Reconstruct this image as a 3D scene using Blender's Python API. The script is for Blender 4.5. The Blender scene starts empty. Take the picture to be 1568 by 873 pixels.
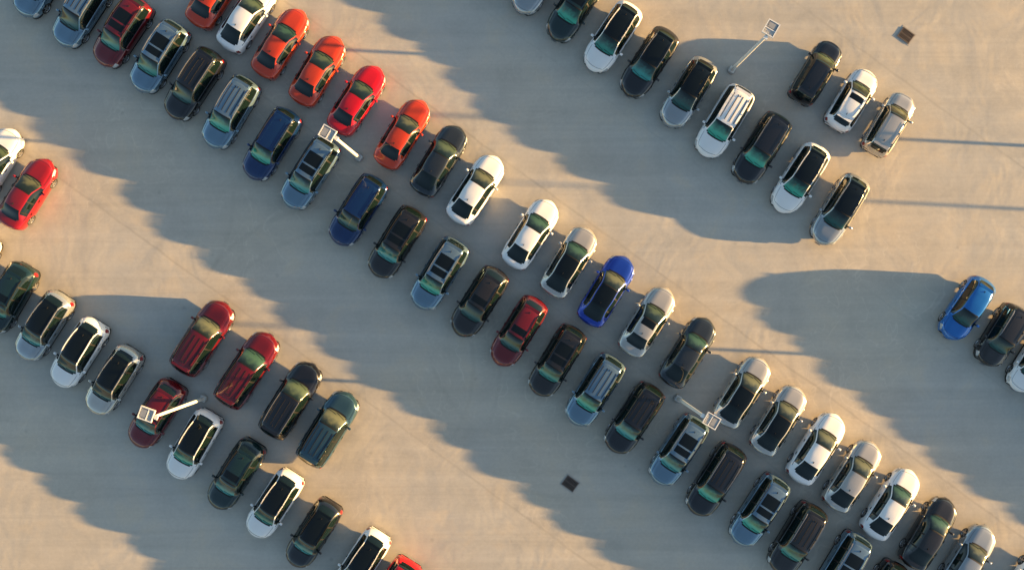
import bpy, bmesh, math, random
import numpy as np
from mathutils import Vector, Matrix
random.seed(7)
D2R = math.radians
scene = bpy.context.scene
H = 55.0            # drone height
SC = 25.0           # site-plan units per metre
SUN_EL, SUN_AZ = 6.8, 93.0
CAR_ANG = 58.0

def plan(px, py, k=1.0):
    return ((px-784)/SC*k, (436.5-py)/SC*k)

# ------------------------------------------------------------ materials
def mat(name):
    m = bpy.data.materials.new(name); m.use_nodes = True
    nt = m.node_tree
    return m, nt, nt.nodes['Principled BSDF']

def simple(name, col, rough=.5, metal=0., coat=0., spec=.5, noise=0.12, nscale=6.):
    m, nt, b = mat(name)
    tc = nt.nodes.new('ShaderNodeTexCoord')
    n = nt.nodes.new('ShaderNodeTexNoise'); n.inputs['Scale'].default_value = nscale
    n.inputs['Detail'].default_value = 1
    nt.links.new(tc.outputs['Object'], n.inputs['Vector'])
    r = nt.nodes.new('ShaderNodeMapRange')
    r.inputs['To Min'].default_value = 1-noise; r.inputs['To Max'].default_value = 1+noise
    nt.links.new(n.outputs['Fac'], r.inputs['Value'])
    v = nt.nodes.new('ShaderNodeVectorMath'); v.operation = 'SCALE'
    v.inputs[0].default_value = col[:3]
    nt.links.new(r.outputs['Result'], v.inputs['Scale'])
    nt.links.new(v.outputs['Vector'], b.inputs['Base Color'])
    b.inputs['Roughness'].default_value = rough
    b.inputs['Metallic'].default_value = metal
    b.inputs['Coat Weight'].default_value = coat
    b.inputs['Coat Roughness'].default_value = .02
    b.inputs['Specular IOR Level'].default_value = spec
    return m

def paint(name, col, metal=.3, rough=.32):
    return simple(name, col, rough, metal, 1.0, .5, .07, 1.3)

PAINT = {
 'white':  paint('paint_white', (.82,.82,.82), 0, .35),
 'silver': paint('paint_silver', (.56,.53,.48), .6, .22),
 'grey':   paint('paint_grey', (.38,.41,.43), .6, .22),
 'bgrey':  paint('paint_blue_grey', (.16,.26,.35), .6, .22),
 'slate':  paint('paint_slate', (.034,.042,.050), .5, .2),
 'teal':   paint('paint_teal', (.035,.085,.115), .5, .2),
 'black':  paint('paint_black', (.006,.006,.008), .0, .2),
 'brown':  paint('paint_dark_brown', (.015,.013,.012), .1, .2),
 'green':  paint('paint_dark_green', (.006,.021,.022), .1, .2),
 'navy':   paint('paint_navy', (.005,.030,.115), .4, .2),
 'blue':   paint('paint_blue', (.008,.045,.38), .4, .2),
 'azure':  paint('paint_azure', (.008,.15,.50), .4, .2),
 'maroon': paint('paint_maroon', (.14,.006,.010), .3, .2),
 'dred':   paint('paint_dark_red', (.27,.007,.010), .2, .2),
 'red':    paint('paint_red', (.56,.004,.010), .15, .2),
 'orange': paint('paint_orange', (.52,.042,.008), .15, .2),
}

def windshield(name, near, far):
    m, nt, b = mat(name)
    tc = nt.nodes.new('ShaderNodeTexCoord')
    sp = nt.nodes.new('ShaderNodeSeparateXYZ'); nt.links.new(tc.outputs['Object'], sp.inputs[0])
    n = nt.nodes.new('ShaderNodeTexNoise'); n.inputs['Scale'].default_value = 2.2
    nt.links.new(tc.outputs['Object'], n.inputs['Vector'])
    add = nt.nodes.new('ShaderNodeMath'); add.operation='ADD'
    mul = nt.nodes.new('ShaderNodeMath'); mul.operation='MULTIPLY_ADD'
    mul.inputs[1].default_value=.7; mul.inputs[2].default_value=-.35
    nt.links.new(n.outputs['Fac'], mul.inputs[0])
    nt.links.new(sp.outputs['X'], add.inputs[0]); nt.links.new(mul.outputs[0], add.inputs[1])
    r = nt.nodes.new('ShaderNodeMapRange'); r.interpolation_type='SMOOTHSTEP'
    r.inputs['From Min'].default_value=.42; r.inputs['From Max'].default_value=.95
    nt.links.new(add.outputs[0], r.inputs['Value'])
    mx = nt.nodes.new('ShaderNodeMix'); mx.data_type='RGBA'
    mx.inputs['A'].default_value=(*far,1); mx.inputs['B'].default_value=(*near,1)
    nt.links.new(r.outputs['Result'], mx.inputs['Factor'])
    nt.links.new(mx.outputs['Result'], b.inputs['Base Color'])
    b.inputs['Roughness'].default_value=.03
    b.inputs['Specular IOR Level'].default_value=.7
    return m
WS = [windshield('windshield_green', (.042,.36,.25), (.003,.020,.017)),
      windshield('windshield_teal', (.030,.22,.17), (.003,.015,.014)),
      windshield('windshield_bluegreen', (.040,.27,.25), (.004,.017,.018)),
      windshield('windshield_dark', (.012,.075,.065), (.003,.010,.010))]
WS_SUNLIT = [windshield('windshield_sunlit_olive', (.07,.10,.05), (.006,.013,.009)),  # warmer set for sun-side facing: sunlit dash glow put into the glass colour
       windshield('windshield_sunlit_straw', (.11,.12,.065), (.008,.014,.010)),
       windshield('windshield_sunlit_green', (.035,.085,.055), (.005,.012,.010))]
M_GLASS = simple('tinted_glass', (.004,.010,.010), .04, 0, 0, .6)
M_TRIM = simple('black_trim', (.010,.010,.011), .5, 0, 0, .3)
M_TIRE = simple('tyre_rubber', (.016,.016,.016), .8)
M_RIM = simple('alloy_rim', (.45,.45,.46), .3, .8)
M_HEAD = simple('headlamp', (.50,.53,.55), .1, .2, 1.)
M_TAIL = simple('tail_lamp', (.22,.006,.006), .15, 0, 1.)
M_ROOFG = simple('black_roof_glass', (.003,.005,.006), .05, 0, 0, .5)
M_RAIL = simple('roof_rail_metal', (.38,.38,.38), .28, .8)

# ------------------------------------------------------------ mesh helpers
def box(bm, c, s, mi, rot=None, taper=1.0):
    vs=[]
    for z in (-1,1):
        t = taper if z>0 else 1
        for x,y in ((-1,-1),(1,-1),(1,1),(-1,1)):
            v = Vector((x*s[0]/2*t, y*s[1]/2*t, z*s[2]/2))
            if rot is not None: v = rot @ v
            vs.append(bm.verts.new(v+Vector(c)))
    for f in ((0,3,2,1),(4,5,6,7),(0,1,5,4),(1,2,6,5),(2,3,7,6),(3,0,4,7)):
        fc=bm.faces.new([vs[i] for i in f]); fc.material_index=mi
def sweep(bm, pts, wy, hz, mi):
    rings=[]
    for p in pts:
        rings.append([bm.verts.new((p[0],p[1]+a*wy/2,p[2]+b*hz/2)) for a,b in ((-1,-1),(1,-1),(.7,1),(-.7,1))])
    for a,b in zip(rings,rings[1:]):
        for i in range(4):
            f=bm.faces.new((a[i],a[(i+1)%4],b[(i+1)%4],b[i])); f.material_index=mi
    for r in (rings[0],rings[-1]):
        f=bm.faces.new(r); f.material_index=mi
def lathe_y(bm, c, prof, seg, mis):
    rings=[]
    for y,r in prof:
        rings.append([bm.verts.new((c[0]+r*math.cos(2*math.pi*i/seg), c[1]+y, c[2]+r*math.sin(2*math.pi*i/seg))) for i in range(seg)])
    for k,(a,b) in enumerate(zip(rings,rings[1:])):
        for i in range(seg):
            f=bm.faces.new((a[i],a[(i+1)%seg],b[(i+1)%seg],b[i])); f.material_index=mis[k]; f.smooth=True
    f=bm.faces.new(rings[-1]); f.material_index=mis[-1]
    f=bm.faces.new(rings[0]); f.material_index=mis[0]
def blob(bm, c, s, mi, e=.6):
    r=bmesh.ops.create_uvsphere(bm,u_segments=10,v_segments=6,radius=1)
    for v in r['verts']:
        p=v.co
        v.co=Vector([math.copysign(abs(p[i])**e,p[i])*s[i]/2 for i in range(3)])+Vector(c)
        for f in v.link_faces: f.material_index=mi; f.smooth=True

def pchip(xs, ys):
    xs=np.array(xs,float); ys=np.array(ys,float)
    h=np.diff(xs); d=np.diff(ys)/h
    m=np.zeros(len(xs)); m[0]=d[0]; m[-1]=d[-1]
    for i in range(1,len(xs)-1):
        if d[i-1]*d[i]>0:
            w1=2*h[i]+h[i-1]; w2=h[i]+2*h[i-1]
            m[i]=(w1+w2)/(w1/d[i-1]+w2/d[i])
    def f(x):
        i=int(np.clip(np.searchsorted(xs,x)-1,0,len(h)-1))
        t=(x-xs[i])/h[i]
        return float((2*t**3-3*t**2+1)*ys[i]+(t**3-2*t**2+t)*h[i]*m[i]+(-2*t**3+3*t**2)*ys[i+1]+(t**3-t**2)*h[i]*m[i+1])
    return f

SPEC = {
 # x, w, zb, yr, zr, zc
 'suv': dict(keys=[(-2.35,.70,.70,.55,.76,.78),(-2.29,.82,.90,.60,.98,1.0),(-2.20,.875,.99,.63,1.14,1.18),
     (-1.93,.915,1.04,.585,1.50,1.56),(-1.72,.93,1.03,.60,1.59,1.65),(-.6,.95,1.02,.635,1.655,1.72),
     (.34,.95,1.00,.62,1.60,1.69),(1.16,.94,.99,.72,1.04,1.12),(1.32,.93,.97,.735,1.015,1.09),
     (1.9,.895,.90,.69,.95,1.01),(2.15,.83,.82,.60,.87,.92),(2.28,.74,.70,.52,.75,.78),(2.35,.62,.56,.44,.60,.62)],
     xr0=-1.72,xr1=.34,xc=1.16,wheels=(-1.38,1.40),R=.37,rb=(-2.2,-1.93),bp=-.25,cp=-1.2,
     bow=[-.15,-.13,-.09,0,.08,.17,.28]),
 'cross': dict(keys=[(-2.35,.68,.72,.53,.77,.79),(-2.28,.80,.92,.60,.99,1.02),(-2.17,.86,1.00,.63,1.10,1.14),
     (-2.04,.895,1.03,.62,1.20,1.25),(-1.55,.925,1.03,.555,1.49,1.55),(-1.0,.94,1.02,.595,1.58,1.65),(-.35,.95,1.00,.615,1.60,1.68),
     (.25,.95,.98,.605,1.54,1.64),(1.10,.94,.97,.72,1.02,1.10),(1.28,.93,.95,.735,.995,1.07),
     (1.85,.885,.88,.68,.93,.99),(2.12,.81,.79,.59,.84,.89),(2.27,.71,.67,.50,.72,.75),(2.35,.59,.54,.42,.58,.60)],
     xr0=-1.55,xr1=.25,xc=1.10,wheels=(-1.40,1.42),R=.37,rb=(-2.04,-1.55),bp=-.25,cp=-1.12,
     bow=[-.18,-.15,-.09,0,.09,.18,.31]),
 'fast': dict(keys=[(-2.38,.66,.68,.52,.72,.74),(-2.31,.78,.88,.60,.95,.98),(-2.18,.85,.97,.66,1.035,1.08),
     (-1.95,.89,.97,.66,1.055,1.11),(-1.02,.92,.95,.56,1.36,1.43),(-.40,.925,.94,.585,1.41,1.48),
     (.22,.925,.93,.575,1.36,1.46),(1.12,.92,.90,.71,.96,1.03),(1.3,.912,.885,.72,.935,1.01),
     (1.85,.88,.83,.68,.86,.92),(2.12,.81,.75,.60,.79,.84),(2.28,.71,.64,.5,.68,.71),(2.36,.58,.50,.42,.53,.55)],
     xr0=-1.02,xr1=.22,xc=1.12,wheels=(-1.42,1.44),R=.35,rb=(-1.95,-1.02),bp=-.2,cp=-1.1,
     bow=[-.17,-.15,-.09,0,.09,.18,.30]),
 'notch': dict(keys=[(-2.38,.64,.68,.52,.72,.74),(-2.31,.76,.88,.60,.94,.97),(-2.16,.845,.96,.66,1.02,1.06),
     (-1.72,.90,.97,.68,1.045,1.10),(-.98,.925,.95,.55,1.35,1.42),(-.45,.93,.94,.575,1.39,1.46),
     (.08,.93,.93,.565,1.35,1.44),(.98,.925,.91,.71,.97,1.03),(1.2,.915,.895,.725,.94,1.01),
     (1.8,.88,.83,.68,.86,.92),(2.10,.80,.75,.59,.79,.84),(2.27,.69,.64,.49,.68,.71),(2.36,.55,.50,.40,.53,.55)],
     xr0=-.98,xr1=.08,xc=.98,wheels=(-1.40,1.45),R=.35,rb=(-1.72,-.98),bp=-.3,cp=-1.05,
     bow=[-.17,-.14,-.09,0,.10,.19,.34]),
}
SPEC['hatch']=dict(SPEC['cross'])
SLOTS=['paint','windshield','glass','trim','tyre','rim','headlamp','tail','roof','rail']

def build_car(name, base, L, style, hs=1.0, ws=1.0):
    suv = base in('suv','hatch','cross')
    sp=SPEC[base]; K=sp['keys']
    X=[k[0] for k in K]
    F=[pchip(X,[k[i] for k in K]) for i in range(1,6)]
    x0,x1=X[0],X[-1]
    bw=sp['bow']
    bow=pchip([x0,sp['rb'][0],sp['rb'][1],-.5 if suv else -.4,sp['xr1'],sp['xc'],x1],bw)
    tot=(x1+bw[-1])-(x0+bw[0]); sx=L/tot; xm=((x1+bw[-1])+(x0+bw[0]))/2
    st=set(np.round(np.arange(x0,x1+.001,.07),4).tolist()+[x1])
    marks=[sp['xr0'],sp['xr1'],sp['xc'],sp['xc']+.09,sp['xc']-.07,sp['rb'][0],sp['rb'][1],sp['rb'][0]+.09,sp['bp']-.05,sp['bp']+.05,sp['cp']-.05,sp['cp']+.05,
           x1-.03,x1-.06,x1-.10,x0+.03,x0+.06,x1-.38,x0+.3,.1,-.32,-.42,-1.2,sp['xr1']+.07, sp['rb'][1]+.05,-2.10]
    for w in sp['wheels']:
        marks+=[w+sp['R']*1.09*c for c in (-1,-.97,-.9,-.75,-.5,0,.5,.75,.9,.97,1)]
    st=sorted(st|set(marks))
    xs=[st[0]]
    for s in st[1:]:
        if s-xs[-1]>.012 or s in marks: 
            if s-xs[-1]>.004: xs.append(s)
    bm=bmesh.new()
    rows=[]
    def prof(x):
        w,zb,yr,zr,zc=[f(x) for f in F]
        yb=w-.10
        P=[(w-.10,.22),(w-.03,.28),(w+.005,.50),(w+.012,.64),(w-.008,zb-.15),(w-.035,zb-.045),(w-.075,zb),
           (yb,zb+.012)]
        P.append((yb+(yr-yb)*.45+.015, zb+.012+(zr-zb)*.5))
        P.append((yr,zr))
        P.append((yr-.05,zr+(zc-zr)*.42)); P.append((yr*.76,zr+(zc-zr)*.74)); P.append((yr*.40,zr+(zc-zr)*.94)); P.append((0,zc))
        for wx in sp['wheels']:
            k=math.exp(-((x-wx)/.42)**2)*.02
            P=[(y+(k if 2<=j<=5 else 0),z) for j,(y,z) in enumerate(P)]
        if x<x0+.12 or x>x1-.22:
            P=[(y,max(min(z,zb-.02*(8-j)) ,.24+.02*j) if j<7 else z) for j,(y,z) in enumerate(P)]
        if x>sp['xc']+.05 and x<x1-.1:
            P[11]=(P[11][0],P[11][1]+.018); P[13]=(0,P[13][1]-.008)
        out=[]
        for j,(y,z) in enumerate(P):
            for wx in sp['wheels']:
                Ra=sp['R']*1.09; dx=x-wx
                if abs(dx)<=Ra+1e-6 and j<=4:
                    z=max(z, sp['R']-.01+math.sqrt(max(0,Ra*Ra-dx*dx))+j*.012)
            out.append((y,z))
        return out,w
    def X2(x,y,w): return (x+bow(x)*(1-min(1,(y/w)**2))-xm)*sx
    for x in xs:
        P,w=prof(x)
        left=[bm.verts.new((X2(x,y,w),y*ws,z*hs if z>.9 else z)) for y,z in P]
        right=[bm.verts.new((X2(x,y,w),-y*ws,z*hs if z>.9 else z)) for y,z in P[:-1]]+[left[-1]]
        rows.append((left,right))
    def mi(x,j):
        xr0,xr1,xc=sp['xr0'],sp['xr1'],sp['xc']
        if j in (0,1): return 3 if base in('suv','cross') else 0
        if j in (7,8):
            a=sp['rb'][0]+(.18 if suv else .5)
            if a<x<xc-.16:
                if abs(x-sp['bp'])<.05 or abs(x-sp['cp'])<.05: return 3
                return 2
            return 0
        if j==6 and sp['rb'][0]+.2<x<xc: return 3
        if j>=10:
            if xr1<x<xr1+.07: return 3
            if xr1<x<xc:
                if j==10 and x>xc-.07: return 3
                return 1
            if xc<x<xc+.09: return 3 if j>10 else 0
            if sp['rb'][0]<x<sp['rb'][1]:
                if j==10 and x<sp['rb'][0]+.09: return 0
                return 2
            if xr0<x<xr1:
                if style=='blackroof': return 8
                if style=='pano' and (.1>x>-.32 or -.42>x>-1.2) and j>=11: return 8
                if style=='sunroof' and .1>x>-.32 and j>=11: return 8
        if 3<=j<=5 and x>x1-.38 and x<x1-.06: return 6
        if 3<=j<=5 and x<x0+.22 and x>x0+.03: return 7
        if j in(6,7) and x>x1-.38 and x<x1-.10: return 6
        if j in(6,7) and x<x0+.16 and x>x0+.05: return 7
        return 0
    for i in range(len(xs)-1):
        xmid=(xs[i]+xs[i+1])/2
        for s in (0,1):
            a=rows[i][s]; b=rows[i+1][s]
            for j in range(13):
                q=(a[j],b[j],b[j+1],a[j+1]) if s==0 else (a[j],a[j+1],b[j+1],b[j])
                try: f=bm.faces.new(q)
                except ValueError: continue
                f.material_index=mi(xmid,j); f.smooth=True
        f=bm.faces.new((rows[i][0][0],rows[i][1][0],rows[i+1][1][0],rows[i+1][0][0])); f.material_index=3
    for r in (rows[0],rows[-1]):
        for j in range(12):
            f=bm.faces.new((r[0][j],r[0][j+1],r[1][j+1],r[1][j])); f.material_index=3 if 2<=j<=4 or j<1 else 0
        f=bm.faces.new((r[0][12],r[0][13],r[1][12])); f.material_index=0
    gx=X2(x1,0,.7)
    box(bm,(gx-.02,0,.42),(.05,.36,.12),5)
    box(bm,(X2(x0,0,.7)-.0,0,.55),(.03,.46,.12),5)
    R=sp['R']
    for wx in sp['wheels']:
        for s in (1,-1):
            w=F[0](wx)*ws
            cx=(wx-xm)*sx; yo=w-.02
            if s==1: pr=[(-.24,R*.9),(-.22,R),(-.03,R),(0,R*.93),(0,R*.72),(-.02,R*.68),(-.06,R*.66)]
            else: pr=[(.24,R*.9),(.22,R),(.03,R),(0,R*.93),(0,R*.72),(.02,R*.68),(.06,R*.66)]
            lathe_y(bm,(cx,s*yo,R),pr,24,[4,4,4,4,5,5,3])
            for k in range(5):
                a=2*math.pi*k/5+.3
                rot=Matrix.Rotation(a,3,'Y')
                c=Vector((cx,s*(yo-.025),R))+rot@Vector((0,0,R*.36))
                box(bm,c,(.07,.04,R*.66),5,rot)
    mx=(sp['xc']-.36-xm)*sx
    for s in (1,-1):
        blob(bm,(mx+.02,s*(.95*ws+.09),1.03 if suv else .98),(.15,.21,.15),0)
        box(bm,(mx+.03,s*(.95*ws-.03),.98 if suv else .94),(.08,.14,.05),3)
    for s in (1,-1):
        for hx in (.05,-.95):
            box(bm,((hx-xm)*sx,s*(.95*ws+.0),.83),(.18,.03,.03),3)
    ax=sp['xr0']+.20
    zt=F[4](ax)*hs
    box(bm,(X2(ax,0,.9),0,zt+.02),(.13,.035,.07),3,None,.45)
    def zat(x,y):
        P,w=prof(x)
        for (ya,za),(yb2,zb2) in zip(P[6:],P[7:]):
            if yb2<=y<=ya:
                t=(ya-y)/max(1e-6,ya-yb2); z=za+(zb2-za)*t
                return (z*hs if z>.9 else z)
        return P[-1][1]
    for s in (1,-1):
        pts=[]
        for x in np.linspace(sp['xc']+.08,x1-.24,9):
            y=F[2](x)+.015; pts.append((X2(x,y,F[0](x)),s*y*ws,zat(x,y)+.001))
        sweep(bm,pts,.016,.006,3)
    xf=x1-.24
    ys=np.linspace(-F[2](xf)*.98,F[2](xf)*.98,11)
    pv=None
    for y in ys:
        p=Vector((X2(xf,y,F[0](xf)),y*ws,zat(xf,abs(y))+.003))
        if pv is not None:
            d=p-pv; box(bm,(p+pv)/2,(d.length,.016,.006),3,d.to_track_quat('X','Z').to_matrix())
        pv=p
    if suv:
        if base in('suv','cross'):
            pts=[]
            for x in np.linspace(sp['xr0']+.02,sp['xr1']-.05,12):
                pts.append((X2(x,F[2](x),F[0](x)),(F[2](x)-.02)*ws,F[3](x)*hs+.075))
            pts[0]=(pts[0][0]-.03,pts[0][1],pts[0][2]-.06); pts[-1]=(pts[-1][0]+.05,pts[-1][1],pts[-1][2]-.06)
            for s in (1,-1): sweep(bm,[(p[0],s*p[1],p[2]) for p in pts],.045,.04,9)
            for s in (1,-1):
                for k in (1,6,10): box(bm,(pts[k][0],s*pts[k][1],pts[k][2]-.04),(.09,.035,.07),9)
        x=sp['xr0']-(.10 if base=='suv' else .03)
        box(bm,(X2(x,0,.93)-.06,0,F[4](x)*hs-.01),(.16,1.0*ws,.035),0 if style!='blackroof' else 8)
        if style in('ribs','plain') and base=='suv':
            for fr in ((.70,.25) if style=='ribs' else (.6,)):
                for s in (1,-1):
                    pts=[(X2(x,fr*F[2](x),F[0](x)),s*fr*F[2](x)*ws,zat(x,fr*F[2](x))+.004) for x in np.linspace(sp['xr0']+.15,sp['xr1']-.2,10)]
                    sweep(bm,pts,.045,.022,0 if style=='plain' else 3)
    for (ya,yb2) in ((.55,.02),(-.02,-.55)):
        xa=sp['xc']-.03; xb2=sp['xc']-.12
        pa=Vector((X2(xa,ya,.9),ya,zat(xa,abs(ya))+.012)); pb=Vector((X2(xb2,yb2,.9),yb2,zat(xb2,abs(yb2))+.012))
        d=pb-pa
        box(bm,(pa+pb)/2,(d.length,.02,.02),3,d.to_track_quat('X','Z').to_matrix())
    bmesh.ops.recalc_face_normals(bm,faces=bm.faces)
    me=bpy.data.meshes.new(name); bm.to_mesh(me); bm.free()
    for s in SLOTS: me.materials.append(M_TRIM)
    me.set_sharp_from_angle(angle=D2R(38))
    return me

MESH={
 'S':  build_car('suv_rails','suv',4.76,'plain',1,1.02),
 'SR': build_car('suv_ribbed','suv',4.82,'ribs',1,1.02),
 'SP': build_car('suv_panoramic','suv',4.78,'pano',1,1.02),
 'SS': build_car('suv_sunroof','cross',4.74,'sunroof',1.02,1.01),
 'SB': build_car('suv_black_roof','cross',4.70,'blackroof',1.0,.99),
 'SL': build_car('suv_large','suv',5.05,'ribs',1.05,1.05),
 'C':  build_car('compact_suv','suv',4.15,'plain',.96,.93),
 'CB': build_car('compact_suv_sunroof','cross',4.15,'sunroof',.96,.93),
 'EC': build_car('hatchback','hatch',4.25,'plain',.94,.95),
 'E':  build_car('sedan','fast',4.74,'plain',1,1.02),
 'N':  build_car('notchback_sedan','notch',4.72,'plain',1,1.01),
 'F':  build_car('fastback_sedan','fast',4.70,'plain',1.0,1.0),
 'FB': build_car('fastback_black_roof','fast',4.72,'blackroof',1,1.01),
 'ES': build_car('sedan_sunroof','notch',4.72,'sunroof',1,1.01),
}
CARS=[
 (64,-28,'D','S','bgrey'),(125,18,'D','SR','bgrey'),(187,50,'D','SP','maroon'),(243,88,'D','SP','bgrey'),(296,130,'D','SR','black'),
 (352,173,'D','SR','bgrey'),(415,222,'D','S','navy'),(474,266,'D','SP','bgrey'),(547,323,'D','S','navy'),(607,372,'D','SP','brown'),
 (672,420,'D','SP','bgrey'),(733,463,'D','SS','brown'),(793,508,'D','SS','maroon'),(852,553,'D','SP','brown'),(910,598,'D','SR','bgrey'),
 (970,641,'D','SR','black'),(1038,690,'D','SP','bgrey'),(1095,735,'D','SR','black'),(1162,782,'D','SP','bgrey'),(1220,825,'D','SR','brown'),
 (1288,870,'D','SP','bgrey'),(1348,914,'D','S','black'),
 (330,-11,'U','N','orange'),(378,26,'U','F','white'),(430,66,'U','N','orange'),(487,108,'U','N','orange'),(547,153,'U','N','red'),
 (617,205,'U','N','orange'),(673,246,'U','F','slate'),(729,290,'U','E','white'),(813,358,'U','E','white'),(872,401,'U','FB','silver'),
 (929,445,'U','FB','blue'),(992,492,'U','ES','silver'),(1054,539,'U','F','slate'),(1137,600,'U','FB','silver'),(1193,643,'U','FB','silver'),
 (1251,686,'U','E','white'),(1306,728,'U','E','silver'),(1365,771,'U','E','white'),(1423,816,'U','F','brown'),(1483,856,'U','N','grey'),
 (1572,899,'U','E','white'),(1630,942,'U','E','silver'),
 (770,-72,'D','SB','white'),(826,-30,'D','SB','grey'),(880,11,'D','SS','green'),(937,58,'D','SB','white'),(993,97,'D','SB','black'),(1053,143,'D','SB','grey'),
 (1108,187,'D','SR','white'),(1165,228,'D','S','black'),(1224,274,'D','SB','white'),(1285,322,'D','SB','grey'),
 (1480,473,'D','EC','azure'),(1534,514,'D','C','brown'),(1583,553,'D','C','white'),(1636,598,'D','S','grey'),(1694,641,'D','S','black'),
 (1752,684,'D','SR','white'),(1810,727,'D','S','navy'),(1868,770,'D','S','grey'),(1926,813,'D','S','black'),
 (1250,111,'U','C','black'),(1305,153,'U','CB','white'),(1362,190,'U','C','silver'),
 (42,296,'U','N','dred'),(-10,250,'U','F','white'),
 (-46,412,'D','SB','white'),(12,457,'D','SS','green'),(66,500,'D','SB','grey'),(120,541,'D','SB','white'),(173,583,'D','SB','silver'),(239,634,'D','SS','maroon'),
 (296,681,'D','SB','white'),(360,727,'D','SS','green'),(419,772,'D','SB','white'),(479,817,'D','SB','black'),(552,863,'D','SB','white'),
 (598,909,'D','S','red'),(660,955,'D','SB','grey'),
 (311,517,'U','SL','maroon'),(379,566,'U','SL','maroon'),(446,612,'U','SL','black'),(503,656,'U','SL','teal'),
]
for n,(px,py,d,k,c) in enumerate(CARS):
    rnd=random.Random(n*13+5)
    suv = k[0] in 'SC'
    ob=bpy.data.objects.new('parked_suv_car' if suv else 'parked_hatchback_car' if k=='EC' else 'parked_sedan_car', MESH[k])
    scene.collection.objects.link(ob)
    x,y=plan(px,py,.987)
    ang=CAR_ANG+rnd.uniform(-1.5,1.5)+(180 if d=='D' else 0)
    ob.location=(x,y,0.004); ob.rotation_euler=(0,0,D2R(ang))
    ob.scale=(rnd.uniform(.985,1.015),rnd.uniform(.985,1.015),rnd.uniform(.98,1.03))
    ms=[PAINT[c], rnd.choice(WS if d=='D' else WS_SUNLIT), M_GLASS, M_TRIM, M_TIRE, M_RIM, M_HEAD, M_TAIL, M_ROOFG,  # windshield set follows facing, with the light in its colour
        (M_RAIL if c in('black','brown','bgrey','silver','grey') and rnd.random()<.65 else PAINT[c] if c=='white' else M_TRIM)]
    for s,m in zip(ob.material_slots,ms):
        s.link='OBJECT'; s.material=m

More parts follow.
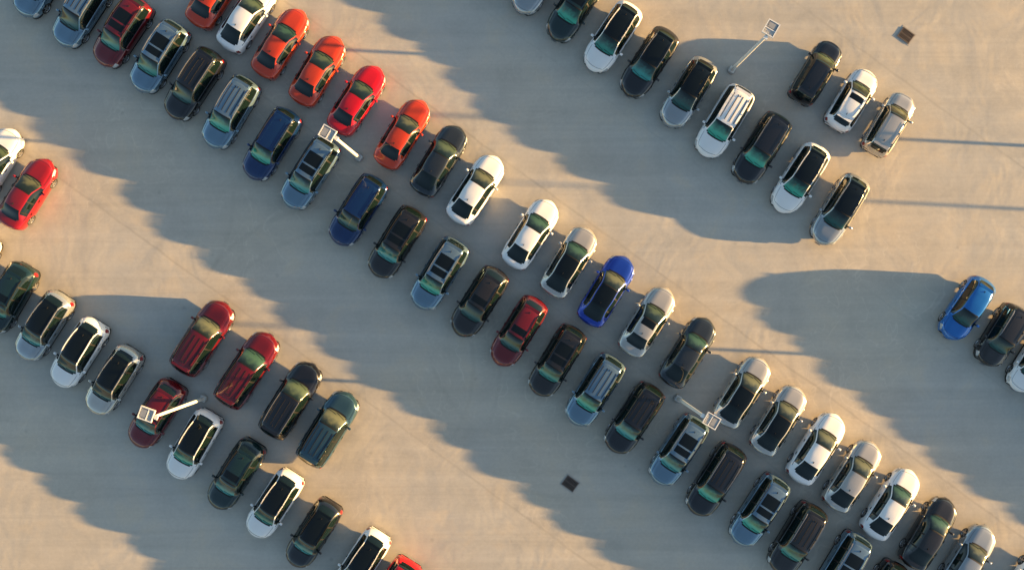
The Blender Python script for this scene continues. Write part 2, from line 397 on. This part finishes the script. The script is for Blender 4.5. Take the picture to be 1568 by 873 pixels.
# ------------------------------------------------------------ ground
def ground_material():
    m,nt,b=mat('worn_concrete_pavement')
    N=nt.nodes; Lk=nt.links
    tc=N.new('ShaderNodeTexCoord')
    P=tc.outputs['Object']
    def mapping(rot,scale):
        mp=N.new('ShaderNodeMapping'); mp.inputs['Rotation'].default_value=(0,0,rot); mp.inputs['Scale'].default_value=scale
        Lk.new(P,mp.inputs['Vector']); return mp.outputs['Vector']
    def noise(vec,scale,detail=4,rough=.55,dist=0):
        n=N.new('ShaderNodeTexNoise'); n.inputs['Scale'].default_value=scale; n.inputs['Detail'].default_value=detail
        n.inputs['Roughness'].default_value=rough; n.inputs['Distortion'].default_value=dist
        Lk.new(vec,n.inputs['Vector']); return n.outputs['Fac']
    def rng(v,a,b2,c,d,smooth=False):
        r=N.new('ShaderNodeMapRange'); 
        if smooth: r.interpolation_type='SMOOTHSTEP'
        for k,val in (('From Min',a),('From Max',b2),('To Min',c),('To Max',d)): r.inputs[k].default_value=val
        Lk.new(v,r.inputs['Value']); return r.outputs['Result']
    def math_(op,a,b2=None,c=None):
        n=N.new('ShaderNodeMath'); n.operation=op
        for i,v in enumerate((a,b2,c)):
            if v is None: continue
            if isinstance(v,(int,float)): n.inputs[i].default_value=v
            else: Lk.new(v,n.inputs[i])
        return n.outputs[0]
    def mixc(f,a,b2):
        n=N.new('ShaderNodeMix'); n.data_type='RGBA'
        if isinstance(f,(int,float)): n.inputs['Factor'].default_value=f
        else: Lk.new(f,n.inputs['Factor'])
        for k,v in (('A',a),('B',b2)):
            if isinstance(v,tuple): n.inputs[k].default_value=(*v,1)
            else: Lk.new(v,n.inputs[k])
        return n.outputs['Result']
    big=noise(P,.07,2); med=noise(P,.45,4,.6,.4); fine=noise(P,5,3,.7)
    col=mixc(rng(big,.35,.65,0,1,True),(.475,.455,.415),(.52,.47,.395))
    stain=math_('MULTIPLY',rng(med,.50,.68,0,1,True),.45)
    col=mixc(stain,col,(.50,.43,.335))
    v=math_('MULTIPLY',rng(med,.3,.7,.92,1.07),rng(fine,.3,.7,.955,1.045))
    rot=mapping(D2R(36),(1,1,1))
    sx=N.new('ShaderNodeSeparateXYZ'); Lk.new(rot,sx.inputs[0])
    st=mapping(D2R(36),(.035,.9,1))
    streak=noise(st,1.0,4,.65,.6)
    v=math_('MULTIPLY',v,rng(streak,.3,.7,.90,1.07))
    spots=N.new('ShaderNodeTexVoronoi'); spots.inputs['Scale'].default_value=.42; Lk.new(P,spots.inputs['Vector'])
    sp=rng(spots.outputs['Distance'],.02,.075,.86,1,True)
    v=math_('MULTIPLY',v,sp)
    for (px,py,r) in ((1030,300,7.0),(900,470,11.),(520,560,9.),(1400,520,8.5),(150,300,7.5)):
        cx,cy=plan(px,py)
        d=N.new('ShaderNodeVectorMath'); d.operation='DISTANCE'; d.inputs[1].default_value=(cx,cy,0); Lk.new(P,d.inputs[0])
        a=math_('ABSOLUTE',math_('SUBTRACT',math_('ABSOLUTE',math_('SUBTRACT',d.outputs['Value'],r)),.8))
        band=rng(a,.03,.22,1,0,True)
        amt=math_('MULTIPLY',band,rng(big,.48,.60,0,.055))
        v=math_('MULTIPLY',v,math_('SUBTRACT',1,amt))
    wob=rng(med,.2,.8,-.08,.08)
    yy=math_('ADD',sx.outputs['Y'],wob)
    brk=rng(streak,.35,.6,.35,1)
    for s0,wd,am in ((5.9,.06,.14),(-11.0,.06,.12),(24.2,.06,.12),(12.6,.05,.05),(.4,.05,.09)):
        a=math_('ABSOLUTE',math_('SUBTRACT',yy,s0))
        v=math_('MULTIPLY',v,math_('SUBTRACT',1,math_('MULTIPLY',math_('MULTIPLY',rng(a,wd*.4,wd*1.8,1,0,True),am),brk)))
    v=math_('MULTIPLY',v,rng(yy,5.7,6.1,1.0,1.035,True))
    v=math_('MULTIPLY',v,rng(yy,-11.2,-10.8,1.03,1.0,True))
    rg=math_('ABSOLUTE',math_('SUBTRACT',noise(P,.35,2,.6,1.2),.5))
    sc=math_('MULTIPLY',rng(rg,0,.016,1,0,True),rng(big,.48,.60,0,.10))
    v=math_('ADD',v,sc)
    vm=N.new('ShaderNodeVectorMath'); vm.operation='SCALE'; Lk.new(col,vm.inputs[0]); Lk.new(v,vm.inputs['Scale'])
    Lk.new(vm.outputs[0],b.inputs['Base Color'])
    b.inputs['Roughness'].default_value=.85; b.inputs['Specular IOR Level'].default_value=.2
    hgt=math_('ADD',math_('MULTIPLY',noise(P,.28,3,.55,.5),.07),math_('MULTIPLY',fine,.0015))
    bp=N.new('ShaderNodeBump'); bp.inputs['Strength'].default_value=.75; bp.inputs['Distance'].default_value=1.0
    Lk.new(hgt,bp.inputs['Height']); Lk.new(bp.outputs['Normal'],b.inputs['Normal'])
    return m
bm=bmesh.new()
n=20; S=1500
g=[[bm.verts.new((-S+2*S*i/n,-S+2*S*j/n,0)) for j in range(n+1)] for i in range(n+1)]
for i in range(n):
    for j in range(n): bm.faces.new((g[i][j],g[i+1][j],g[i+1][j+1],g[i][j+1]))
me=bpy.data.meshes.new('parking_lot_ground'); bm.to_mesh(me); bm.free()
me.materials.append(ground_material())
ob=bpy.data.objects.new('parking_lot_ground',me); scene.collection.objects.link(ob)

# ------------------------------------------------------------ street lamps
M_POLE=simple('painted_pole',(.66,.65,.60),.5,.0)
M_LWHITE=simple('lamp_white_frame',(.80,.80,.78),.4)
M_LGREY=simple('lamp_grey_panel',(.36,.37,.38),.4,.2)
M_LENS=simple('lamp_lens',(.6,.6,.55),.2)
M_CONC=simple('concrete_base',(.38,.36,.33),.9)
def street_lamp(px,py,rot):
    h=7.55
    bm=bmesh.new()
    lathe=[(.27,0),(.27,.12),(.24,.16)]
    rings=[[bm.verts.new((r*math.cos(a*math.pi/10),r*math.sin(a*math.pi/10),z)) for a in range(20)] for r,z in lathe]
    for a,b in zip(rings,rings[1:]):
        for i in range(20): bm.faces.new((a[i],a[(i+1)%20],b[(i+1)%20],b[i])).material_index=4
    bm.faces.new(rings[-1]).material_index=4
    box(bm,(0,0,.18),(.36,.36,.04),0)
    rings=[[bm.verts.new((r*math.cos(a*math.pi/6),r*math.sin(a*math.pi/6),z)) for a in range(12)] for r,z in ((.11,.2),(.085,h))]
    for i in range(12):
        f=bm.faces.new((rings[0][i],rings[0][(i+1)%12],rings[1][(i+1)%12],rings[1][i])); f.material_index=0; f.smooth=True
    bm.faces.new(rings[1]).material_index=0
    box(bm,(.10,0,h+.03),(.36,.10,.08),0)
    cx=.42
    box(bm,(cx,0,h+.08),(.72,.60,.06),2)
    for s in (1,-1):
        box(bm,(cx,s*.315,h+.105),(.80,.05,.13),1)
        box(bm,(cx+s*.375,0,h+.104),(.05,.58,.126),1)
    box(bm,(cx-.06,0,h+.125),(.045,.57,.06),1)
    box(bm,(cx+.16,0,h+.13),(.30,.42,.04),2)
    for k in range(5): box(bm,(cx-.29+.045*k,0,h+.122),(.012,.5,.03),1)
    box(bm,(cx,0,h+.04),(.62,.5,.03),3)
    box(bm,(-.12,0,h+.06),(.16,.22,.12),1)
    bmesh.ops.recalc_face_normals(bm,faces=bm.faces)
    me=bpy.data.meshes.new('street_lamp'); bm.to_mesh(me); bm.free()
    for m in (M_POLE,M_LWHITE,M_LGREY,M_LENS,M_CONC): me.materials.append(m)
    o=bpy.data.objects.new('street_lamp',me); scene.collection.objects.link(o)
    x,y=plan(px,py); o.location=(x,y,0.004); o.rotation_euler=(0,0,D2R(rot))
for L in ((1120,108,60),(550,242,150),(312,610,160),(1038,610,-30),(1905,241,60),(1710,567,60),(2320,360,60)):
    street_lamp(*L)

# ------------------------------------------------------------ storm drains
M_IRON=simple('cast_iron',(.12,.09,.075),.6,.2)
M_PIT_SHADE=simple('drain_pit_shade',(.010,.009,.009),.9)  # flat near-black slab: shade of the recess put into its colour
def drain(px,py,rot):
    bm=bmesh.new()
    a=.78;b2=.62
    box(bm,(0,0,.004),(a+.22,b2+.22,.008),1)
    box(bm,(0,0,.012),(a,b2,.006),2)
    for s in (1,-1):
        box(bm,(0,s*(b2/2),.022),(a+.08,.06,.03),0)
        box(bm,(s*(a/2),0,.021),(.06,b2-.06,.028),0)
    for k in range(1,9): box(bm,(-a/2+a*k/9,0,.020),(.036,b2-.06,.02),0)
    box(bm,(0,0,.024),(a-.06,.05,.014),0)
    me=bpy.data.meshes.new('storm_drain_grate'); bm.to_mesh(me); bm.free()
    for m in (M_IRON,M_CONC,M_PIT_SHADE): me.materials.append(m)
    o=bpy.data.objects.new('storm_drain_grate',me); scene.collection.objects.link(o)
    x,y=plan(px,py); o.location=(x,y,0.002); o.rotation_euler=(0,0,D2R(rot))
drain(873,740,-36); drain(1387,55,-36)

# ------------------------------------------------------------ light
w=bpy.data.worlds.new('World'); scene.world=w; w.use_nodes=True
nt=w.node_tree; bg=nt.nodes['Background']
sky=nt.nodes.new('ShaderNodeTexSky'); sky.sky_type='NISHITA'; sky.sun_disc=False
sky.sun_elevation=D2R(SUN_EL); sky.sun_rotation=D2R(SUN_AZ); sky.air_density=1.0; sky.dust_density=1.0; sky.ozone_density=1.2
nt.links.new(sky.outputs[0],bg.inputs['Color']); bg.inputs['Strength'].default_value=.31
ld=bpy.data.lights.new('sun','SUN'); ld.energy=22; ld.angle=D2R(.5); ld.color=(1,.60,.22)
so=bpy.data.objects.new('sun',ld); scene.collection.objects.link(so)
az=D2R(SUN_AZ); el=D2R(SUN_EL)
s=Vector((math.sin(az)*math.cos(el),math.cos(az)*math.cos(el),math.sin(el)))
so.rotation_euler=s.to_track_quat('Z','Y').to_euler(); so.location=s*100

# ------------------------------------------------------------ camera
cd=bpy.data.cameras.new('camera'); cam=bpy.data.objects.new('camera',cd); scene.collection.objects.link(cam)
cam.location=(0,0,H); cam.rotation_euler=(0,0,0); cd.sensor_width=36; cd.lens=36*H/(1568/SC); cd.clip_end=5000
scene.camera=cam
scene.view_settings.view_transform='Standard'; scene.view_settings.look='None'; scene.view_settings.exposure=0
